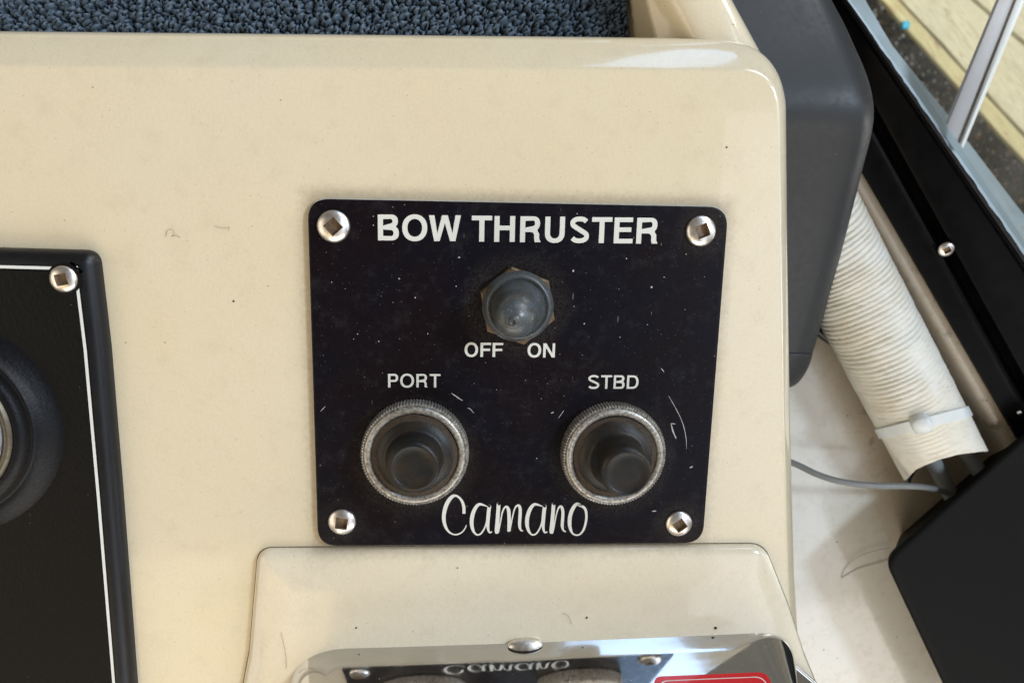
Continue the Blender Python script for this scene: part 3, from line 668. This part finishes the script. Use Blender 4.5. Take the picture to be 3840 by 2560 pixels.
# ------------------------------------------------------------------ looped mat on the dashboard above
mt = thing('looped_vinyl_mat', 'dark blue grey looped vinyl mat lying on the dashboard behind the console edge', 'mat', P(1100, 0, -24))
ZM = -24
mo = ccw([Vector((P(u, v, ZM).x, P(u, v, ZM).y)) for u, v in ((-300, -500), (2290, -500), (2362, 120), (2380, 420), (-300, 420))])
mesh('backing', *slab(mo, ZM, .3, .3, 1.2, 0, n=1, step=30), M['mat_base'], mt)
x0, x1 = P(-60, 0, ZM).x, P(2352, 60, ZM).x+3; y0, y1 = P(0, 300, ZM).y, P(0, -160, ZM).y; st = .22
nx = int((x1-x0)/st); ny = int((y1-y0)/st); rows = []
ca, sa = cos(R(38)), sin(R(38))
for iy in range(ny+1):
    row = []
    for ix in range(nx+1):
        x = x0+ix*st; y = y0+iy*st; xr = (x*ca+y*sa)*.52; yr = (-x*sa+y*ca)*.86
        wob = noise.noise(Vector((x*.5, y*.5, 3)))*.35
        d, pt = noise.voronoi(Vector((xr+wob, yr-wob, 0)))
        d2, pt2 = noise.voronoi(Vector((xr*1.9+5, yr*1.9, 7)))
        lump = 1.0-min(1.2, d[0]*1.5)**2; gap = max(0, 1-(d[1]-d[0])/.17); pit = max(0, noise.noise(Vector((xr*2.3, yr*1.3, 11)))+.18)
        h = ZM+1.5+.85*lump-2.6*gap*min(1, pit*3.2)-.25*max(0, 1-(d2[1]-d2[0])/.25)+.35*noise.noise(Vector((x*.35, y*.35, 9)))
        if ix > nx-2 or iy < 1: h = ZM-.5
        edge = P(2364, 60, ZM).x+(P(0, 60, ZM).y-y)*.10+.35*noise.noise(Vector((0, y*1.2, 2)))
        row.append((min(x, edge), y, h if x < edge-.4 else min(h, ZM+.3)))
    rows.append(row)
vs, fs = grid(rows)
tag(mesh('loops', vs, fs, M['mat'], mt), kind='stuff')
# dashboard under the mat
dash = tag(mesh('dashboard', [(x, y, -25.8) for x, y in ((-150, 10), (62, 10), (62, 140), (-150, 140))], [(0, 1, 2, 3)], M['gelcoat']), kind='structure')

# ------------------------------------------------------------------ cream coaming right of the mat
cm = [(2300, 2310, -25.5), (2352, 2372, -25.3), (2362, 2384, -23.5), (2390, 2420, -20), (2418, 2452, -14.5), (2426, 2462, -13.2), (2436, 2470, -13.0), (2462, 2510, -11.4), (2484, 2550, -10.2), (2500, 2572, -8.9), (2528, 2596, -7.6), (2560, 2618, -6.9), (2610, 2660, -6.7), (2690, 2755, -6.8), (2722, 2792, -7.4), (2738, 2812, -9.2), (2744, 2820, -12), (2744, 2820, -40)]
rows = []
for vv, t in ((-260, -1.857), (-120, -.857), (0, 0), (70, .5), (140, 1.0), (210, 1.5)):
    rows.append([P(a_+(b_-a_)*t, vv, z) for a_, b_, z in cm])
vs, fs = grid(rows)
co = mesh('coaming', vs, fs, M['gelcoat'], None, sharp=80)
tag(co, 'cream gelcoat coaming rising between the looped mat and the slate grey cover', 'coaming')

# ------------------------------------------------------------------ slate grey plastic cover
cv = thing('plastic_cover', 'slate grey moulded plastic cover bulging out behind the right console edge', 'cover', P(3000, 900, -40))
edge = [(-420, 2930, -44), (-200, 3020, -37), (0, 3118, -31), (90, 3166, -28.5), (170, 3202, -26.3), (250, 3238, -24.4), (320, 3262, -23), (380, 3274, -22.4), (430, 3277, -22.8), (480, 3272, -24.2), (530, 3262, -26.5), (590, 3246, -29.5), (700, 3218, -35), (860, 3178, -43), (1040, 3130, -51), (1200, 3085, -58), (1322, 3048, -63)]
edge2 = [(1322, 3047, -63.6), (1335, 3046, -63.2), (1380, 3030, -66), (1420, 3006, -69), (1446, 2978, -72), (1456, 2940, -74), (1460, 2900, -75)]
def cover_rows(E):
    rows = []
    for v_, ue, z in spline(E, 3):
        row = []
        for q_, dz in ((-520, 0), (-300, 0), (-130, 0), (-70, -.15), (-46, -.6), (-28, -1.5), (-14, -3.0), (-4, -5.2), (0, -8), (-3, -14), (-10, -22)):
            row.append(P(ue+q_, v_, z+dz))
        rows.append(row)
    return rows
vs, fs = grid(cover_rows(edge)); mesh('upper_shell', vs, [f[::-1] for f in fs], M['cover'], cv, sharp=80)
vs, fs = grid(cover_rows(edge2)); mesh('lower_trim', vs, [f[::-1] for f in fs], M['cover'], cv, sharp=80)

# ------------------------------------------------------------------ side shelf with sill up to the window frame
def pl(a, b, v): return a[0]+(b[0]-a[0])*(v-a[1])/(b[1]-a[1])
rows = []
def dist_profile(sx):
    # distance in pixels left of the frame line -> height
    if sx < 40: return -74
    if sx < 150: return -74-12*(0.5-0.5*cos(PI*(sx-40)/110))
    return -86
for v_ in range(-300, 3000, 60):
    ul = 2856+.58*v_; row = []
    for s_ in (-60, 0, 30, 50, 70, 90, 110, 130, 150, 200, 400, 700, 1100, 1600):
        z = dist_profile(s_); row.append(P(ul-s_, v_, z))
    rows.append(row)
vs, fs = grid(rows)
tag(mesh('side_shelf', vs, fs, M['shelf']), kind='structure')

# ------------------------------------------------------------------ window frame
wf = thing('window_frame', 'black anodised side window frame running diagonally past the hose', 'window frame', P(3600, 900, -74))
prof = [(2856, 3842, -90), (2856, 3842, -73), (2868, 3850, -71.6), (2960, 3905, -70.5), (2985, 3930, -69.6), (3000, 3942, -69.8), (3018, 3962, -73), (3042, 3985, -73), (3062, 4003, -67.6), (3080, 4030, -66.8), (3110, 4180, -65.5), (3140, 4300, -64), (3156, 4315, -62.5), (3163, 4325, -63.2), (3163, 4325, -78)]
# each line: pixel u at v=0 and at v=1700
def fline(u0, u1, v): return u0+(u1-u0)*v/1700
rows = []
for v_ in range(-400, 2500, 100):
    rows.append([P(fline(a_, b_, v_), v_, z) for a_, b_, z in prof])
vs, fs = grid(rows); mesh('rail', vs, [f[::-1] for f in fs], M['frame'], wf, sharp=30)
rows = []
for i in range(160):
    v_ = -300+i*16; j = 5*noise.noise(Vector((i*.35, 0, 0)))+3*random.random()
    rows.append([P(fline(3160, 4322, v_), v_, -66), P(fline(3165, 4330, v_), v_, -63.6), P(fline(3172, 4345, v_)+j*.5, v_, -63.2), P(fline(3176, 4352, v_)+j, v_, -64.5), P(fline(3178, 4354, v_)+j, v_, -70)])
vs, fs = grid(rows); mesh('seal', vs, [f[::-1] for f in fs], M['seal'], wf, sharp=40)
q = P(3553, 935, -66.5); screw(wf, q.x, q.y, q.z-.8, 35, .72, (R(8), R(-18)))
q = P(3822, 1546, -70); mesh('rivet', *lathe([(.9, 0), (.8, .4), (.1, .6)], 12), M['stainless'], wf, at=q)
# pane standing on the outer edge of the frame
rows = []
for v_ in (-300, 600, 1500, 2400):
    a_ = P(fline(3170, 4340, v_), v_, -66); rows.append([a_, a_+Vector((40, 14, 60)), a_+Vector((110, 38, 165))])
vs, fs = grid(rows); mesh('pane', vs, fs, M['pane'], wf)

# ------------------------------------------------------------------ outside: hull edge, post, water, dock
def band(name, L, mat_, z, parent=None, thick=0, smooth=False):
    """L: list of (uA, vA, uB, vB) edge pairs along the band"""
    top = [P(a_, b_, z) for a_, b_, c_, d_ in L]; bot = [P(c_, d_, z) for a_, b_, c_, d_ in L]
    rows = [top, bot]
    if thick: rows = [[p_-Vector((0, 0, thick)) for p_ in top], top, bot, [p_-Vector((0, 0, thick)) for p_ in bot]]
    vs, fs = grid(rows); return mesh(name, vs, fs, mat_, parent, smooth=smooth)
hull = thing('side_deck', 'pale blue grey strip of the boat side deck outside the window', 'boat deck', P(3600, 700, -150))
band('deck_edge', [(3060, -300, 2800, -300), (3244, 0, 3000, 0), (3346, 172, 3100, 172), (3540, 413, 3300, 413), (3806, 763, 3500, 763), (4400, 1480, 4000, 1480)], M['hull'], -150, hull, 40)
band('glass_edge', [(2950, -300, 2925, -300), (3215, 40, 3190, 40), (3420, 330, 3378, 330), (3620, 620, 3580, 620), (3850, 950, 3795, 950), (4400, 1720, 4330, 1720)], simple('pale_glass_edge', (.34, .41, .47), .4), -140, hull, 8)  # pale stripe standing for the lower edge of the window glass
post = thing('stanchion', 'pale grey metal post standing slanted outside the side window', 'post', P(3590, 520, -138))
def bar(name, l0, l1, r0, r1, zb, zt, mat_, dz):
    rows = []
    for q_ in (0, .33, .66, 1, 1.3):
        a_ = (l0[0]+(l1[0]-l0[0])*q_, l0[1]+(l1[1]-l0[1])*q_); b_ = (r0[0]+(r1[0]-r0[0])*q_, r0[1]+(r1[1]-r0[1])*q_); z = zb+(zt-zb)*q_
        rows.append([P(a_[0], a_[1], z-6), P(a_[0]+2, a_[1], z-1), P(a_[0]*.85+b_[0]*.15, a_[1]*.85+b_[1]*.15, z+dz), P(a_[0]*.5+b_[0]*.5, a_[1]*.5+b_[1]*.5, z+dz+.4), P(a_[0]*.15+b_[0]*.85, a_[1]*.15+b_[1]*.85, z+dz), P(b_[0]-2, b_[1], z-1), P(b_[0], b_[1], z-6)])
    vs, fs = grid(rows); return mesh(name, vs, [f[::-1] for f in fs], mat_, post, sharp=35)
bar('tube', (3545, 459), (3748, -30), (3598, 540), (3822, -30), -138, -118, M['post'], 1)
bar('glint_strip', (3598, 536), (3818, -30), (3612, 556), (3858, -30), -138, -118, M['post_glint'], 2)  # white strip added as the long highlight down the post
ZD = -1500
dock = thing('dock', 'weathered pale green plank dock with a yellow edge beam seen through the window', 'dock', P(3700, 200, ZD-40))
def plank(name, e0, e1, mat_, z, th_=40, parent=dock):
    """e0, e1: near and far edge as ((u,v),(u,v)) pixel pairs"""
    A, B = P(*e0[0], z), P(*e0[1], z); D_, E_ = P(*e1[0], z), P(*e1[1], z); n = 14; rows = []
    ins = 2.5
    for i in range(n+1):
        a_ = A.lerp(B, i/n); d_ = D_.lerp(E_, i/n); w_ = (d_-a_).normalized(); wv = Vector((random.uniform(-1.3, 1.3),)*2+(0,))
        a_ = a_+wv; z_ = Vector((0, 0, -th_))
        rows.append([a_+z_, a_-Vector((0, 0, 3)), a_+w_*ins, a_.lerp(d_, .5), d_-w_*ins, d_-Vector((0, 0, 3)), d_+z_])
    vs, fs = grid(rows); return mesh(name, vs, fs, mat_, parent, sharp=30)
def ln(p0, p1, t0, t1): return ((p0[0]+(p1[0]-p0[0])*t0, p0[1]+(p1[1]-p0[1])*t0), (p0[0]+(p1[0]-p0[0])*t1, p0[1]+(p1[1]-p0[1])*t1))
l1 = ((3304, 0), (3840, 603)); l2 = ((3372, 0), (3840, 512))
plank('edge_beam', ln(*l1, -.6, 1.8), ln(*l2, -.6, 1.8), M['beam'], ZD+6, 12)
l3 = ((3380, 0), (3840, 496)); l4 = ((3642, 0), (3840, 170)); l5 = ((3660, 0), (3840, 150)); l6 = ((3890, 0), (3990, 60)); l7 = ((3905, 0), (4005, 55)); l8 = ((4150, 0), (4250, 55))
plank('plank', ln(*l3, -.6, 1.8), ln(*l4, -1.2, 4.0), M['plank'], ZD)
plank('plank', ln(*l5, -1.2, 4.2), ln(*l6, -2, 7), M['plank'], ZD-3)
plank('plank', ln(*l7, -2, 7), ln(*l8, -2, 8), M['plank'], ZD)
tag(mesh('water', [P(2000, -1500, 0)*1+Vector((0, 0, -2000)), Vector((200, 2500, -2000)), Vector((4200, 2500, -2000)), Vector((4200, -2500, -2000)), Vector((200, -2500, -2000))], [(1, 2, 3, 4)], M['water'], smooth=False), kind='structure')
q = P(3392, 97, ZD+8)
tag(mesh('dock_tag', *slab(ccw(round_poly([(q.x-8, q.y-9, 4), (q.x+9, q.y-7, 4), (q.x+7, q.y+9, 4), (q.x-9, q.y+8, 4)], 4)), q.z+8, 2, 2, 6, 0, n=2, step=5), M['cyan']), 'small cyan plastic tag stuck on the dock edge beam', 'tag')

# ------------------------------------------------------------------ hose
AX0, AX1 = P(2925, 565, -70), P(3548, 1752, -71)
ax = (AX1-AX0); HL = ax.length; ax.normalize(); sd = ax.cross(Vector((0, 0, 1))).normalized()   # points to the right of travel
up = sd.cross(ax)
if up.z < 0: up = -up
RH = 14.6
def hose_pt(s_, ph, r): return AX0+ax*s_+(sd*cos(ph)+up*sin(ph))*r
hs = thing('hose_sleeve', 'cream ribbed plastic sleeve with open end lying along the window frame', 'sleeve', AX1)
def s_on(line, ph, r):
    lo, hi = 0.0, HL+25
    for _ in range(30):
        m_ = (lo+hi)/2; u, v = proj(hose_pt(m_, ph, r)); vl = float(np.interp(u, [q_[0] for q_ in line], [q_[1] for q_ in line]))
        if v < vl: lo = m_
        else: hi = m_
    return lo
MOUTH = [(3300, 1950), (3372, 1822), (3392, 1800), (3440, 1757), (3520, 1722), (3600, 1702), (3720, 1688), (3800, 1680)]
SEND = []
rows = []; ns = int(HL/.26); nphi = 60
for k in range(nphi+1):
    ph = R(-25)+R(230)*k/nphi; SEND.append(s_on(MOUTH, ph, RH))
for i in range(ns+1):
    s0 = HL*i/ns; row = []
    for k in range(nphi+1):
        ph = R(-25)+R(230)*k/nphi
        s_ = s0*SEND[k]/HL
        wv = s_+1.1*ph/PI+1.5*noise.noise(Vector((s_*.10, ph*.45, 0)))
        pitch = 1.75; t = (wv % pitch)/pitch; idx = math.floor(wv/pitch)
        amp = max(.03, .24+.42*noise.noise(Vector((idx*7.3, ph*1.3, 1))));
        fade = min(1, max(0.4, (HL-9-s0)/20)) if s0 > HL-30 else 1
        r = RH+fade*(.22*sin(PI*t)-(amp*1.5)*math.exp(-(min(t, 1-t)/.13)**2))+.18*noise.noise(Vector((s_*.3, ph*2, 5)))
        row.append(hose_pt(s_, ph, r))
    rows.append(row)
vs, fs = grid(rows); mesh('sleeve_wall', vs, [f[::-1] for f in fs], M['hose'], hs, sharp=80)
rows = []
for i in range(41):
    s0 = HL*.55+HL*.45*i/40; row = []
    for k in range(nphi+1):
        ph = R(-25)+R(230)*k/nphi; row.append(hose_pt(s0*SEND[k]/HL, ph, RH-1.1))
    rows.append(row)
vs, fs = grid(rows); mesh('sleeve_inside_shade', vs, fs, M['hose_shade'], hs)
# added dark sheet for the shadow in the mouth, then the rim joining both
rows = []
for i in range(12):
    s0 = HL*.6+(HL*.4+4)*i/11; rows.append([hose_pt(s0, R(196)+R(150)*k/24, RH-.9) for k in range(25)])
vs, fs = grid(rows); mesh('mouth_shadow', vs, fs, M['hose_shade'], hs)
e0 = [hose_pt(SEND[k], R(-25)+R(230)*k/nphi, RH+.05) for k in range(nphi+1)]
e1 = [hose_pt(SEND[k], R(-25)+R(230)*k/nphi, RH-1.12) for k in range(nphi+1)]
vs, fs = grid([e0, e1]); mesh('rim', vs, fs, M['hose'], hs)
# cable tie
ct = thing('cable_tie', 'translucent white cable tie strapped round the cream sleeve', 'cable tie', P(3505, 1555, -56))
TL = [(3200, 1640), (3268, 1632), (3400, 1598), (3645, 1538), (3750, 1510)]
rows = []
for q_, rr in ((-2.2, .1), (-2.0, .8), (2.0, .8), (2.2, .1)):
    rows.append([hose_pt(s_on(TL, R(-20)+R(220)*k/50, RH)+q_, R(-20)+R(220)*k/50, RH+rr) for k in range(51)])
vs, fs = grid(rows); mesh('strap', vs, fs, M['tie'], ct, sharp=30)
ph0 = R(66); hc = hose_pt(s_on(TL, ph0, RH)-.6, ph0, RH+1.6); nn = (sd*cos(ph0)+up*sin(ph0)); tt = nn.cross(ax)
V = []; hd = []
for (lx, ly, lz) in [(x, y, z) for z in (-1.8, -.6, 1.2, 1.8) for (x, y) in ((-1, -1), (-.3, -1.25), (.3, -1.25), (1, -1), (1.2, -.3), (1.2, .3), (1, 1), (.3, 1.25), (-.3, 1.25), (-1, 1), (-1.2, .3), (-1.2, -.3))]:
    k_ = .78 if lz > 1.5 else 1; V.append(hc+ax*ly*2.5*k_+tt*lx*2.6*k_+nn*lz)
F = [(i*12+j, i*12+(j+1) % 12, (i+1)*12+(j+1) % 12, (i+1)*12+j) for i in range(3) for j in range(12)]+[tuple(36+j for j in range(12))]
mesh('tie_head', V, F, M['tie'], ct, sharp=60)

# cables
def cable(name, path, z, r, mat_, label, cat='cable', group=None, zs=None):
    pts = [P(u, v, (zs[i] if zs else z)) for i, (u, v) in enumerate(path)]
    c = [Vector(q_) for q_ in spline([tuple(q_) for q_ in pts], 8)]
    return tag(mesh(name, *tube(c, r, 14), mat_), label, cat, group)
cable('thin_cable', [(2780, 1640), (2900, 1706), (2990, 1742), (3070, 1780), (3160, 1806), (3280, 1820), (3420, 1822), (3490, 1830), (3550, 1846), (3640, 1880), (3760, 1900)], 0, 1.12, M['cable'], 'thin grey cable crossing the shelf from console to black box', zs=[-76, -74, -71, -68, -66, -65, -66, -69, -72, -75, -77])
cable('thick_cable', [(3300, 1500), (3400, 1620), (3470, 1690), (3515, 1760), (3552, 1830), (3610, 1930), (3660, 2000)], -77, 2.9, M['cable_light'], 'thick grey cable in the sleeve mouth, nearer the thin cable', group='thick grey cables leaving the sleeve')
cable('thick_cable', [(3450, 1480), (3560, 1620), (3612, 1680), (3650, 1735), (3692, 1800), (3760, 1900), (3800, 1980)], -76, 2.7, M['cable_light'], 'thick grey cable in the sleeve mouth, nearer the window frame', group='thick grey cables leaving the sleeve')
cable('black_cable', [(2900, 1120), (3000, 1180), (3065, 1235), (3120, 1275), (3170, 1300), (3260, 1330)], -82, 2.0, M['cable_black'], 'black cable showing between the slate cover and the sleeve')

# ------------------------------------------------------------------ black box at the lower right
bxp = pxpts([(3325, 2105, 7), (3960, 1545, 0), (4400, 1545, 0), (4400, 2900, 0), (3700, 2900, 0)], -60)
bxv, bxf = ring_slab(bxp, [(17, -85.5), (4, -66), (1, -63.5), (.3, -62.2), (0, -61.4), (.2, -60.8), (.7, -60.3), (1.6, -60.05), (2.6, -60), (3.2, -60)], n=12, step=8)
tag(mesh('black_box', bxv, bxf, M['box'], None, sharp=70), 'matt black box with rounded corner filling the lower right corner', 'box')

# ------------------------------------------------------------------ fibres, thread and crumbs
def fibre(name, pts, z, r, mat_, label):
    c = [Vector(q_) for q_ in spline([tuple(P(u, v, z+dz)) for u, v, dz in pts], 6)]
    return tag(mesh(name, *tube(c, r, 5), mat_), label, 'fibre')
f = 1.6327
fibre('curly_fibre', [(381*f, 543*f, .1), (384*f, 530*f, .2), (396*f, 527*f, .5), (400*f, 538*f, .5), (394*f, 543*f, .2), (404*f, 541*f, .2), (413*f, 545*f, .1)], 0, .035, M['hair'], 'curly brown fibre on the console between instrument panel and switch panel')
fibre('bent_fibre', [(492*f, 519*f, .1), (510*f, 524*f, .3), (526*f, 522*f, .3), (524*f, 530*f, .1)], 0, .035, M['hair'], 'short hooked brown fibre on the console left of the switch panel')
fibre('long_hair', [(1053, 2370, .1), (1063, 2410, .2), (1072, 2460, .2), (1073, 2505, .1)], 3.6, .035, M['hair'], 'fine dark hair on the pod left of the chrome housing')
fibre('curved_hair', [(2108, 2298, .1), (2125, 2303, .3), (2136, 2316, .3), (2142, 2338, .1)], 3.6, .035, M['hair'], 'short curved hair on the pod above the chrome housing')
fibre('long_thread', [(3340, 2052, 1.0), (3290, 2062, 1.5), (3230, 2080, 1.2), (3180, 2115, .6), (3155, 2165, .3), (3175, 2155, .3), (3220, 2130, .3), (3290, 2110, .4), (3345, 2092, .4)], -86, .11, M['string'], 'looped grey thread on the shelf beside the black box corner')
def crumb(u, v, z, r, label):
    p_ = P(u, v, z); vs, fs = lathe([(r, 0), (r*.9, r*.5), (r*.5, r*.8), (.02, r*.85)], 8, lambda rr, zz, a: (rr*.35*noise.noise(Vector((cos(a)*2+u, sin(a)*2, zz))), rr*.5*noise.noise(Vector((sin(a)*2+v, cos(a), zz)))))
    tag(mesh('crumb', vs, fs, M['crumb'], None, at=p_), label, 'crumb')
crumb(2725, 553, 0, .22, 'tiny black crumb on the console near its right edge')
crumb(876, 1129, 0, .24, 'tiny black crumb on bare console left of the switch panel')
crumb(2683, 2353, 3.6, .38, 'dark crumb on the pod at the top right of the chrome housing')
crumb(2200, 2314, 3.6, .28, 'brown crumb at mid pod above the chrome housing')
crumb(1336, 2352, 3.6, .24, 'dark crumb on the pod at the top left of the chrome housing')
crumb(1715, 2128, 3.6, .2, 'tiny crumb on the pod under the switch panel')
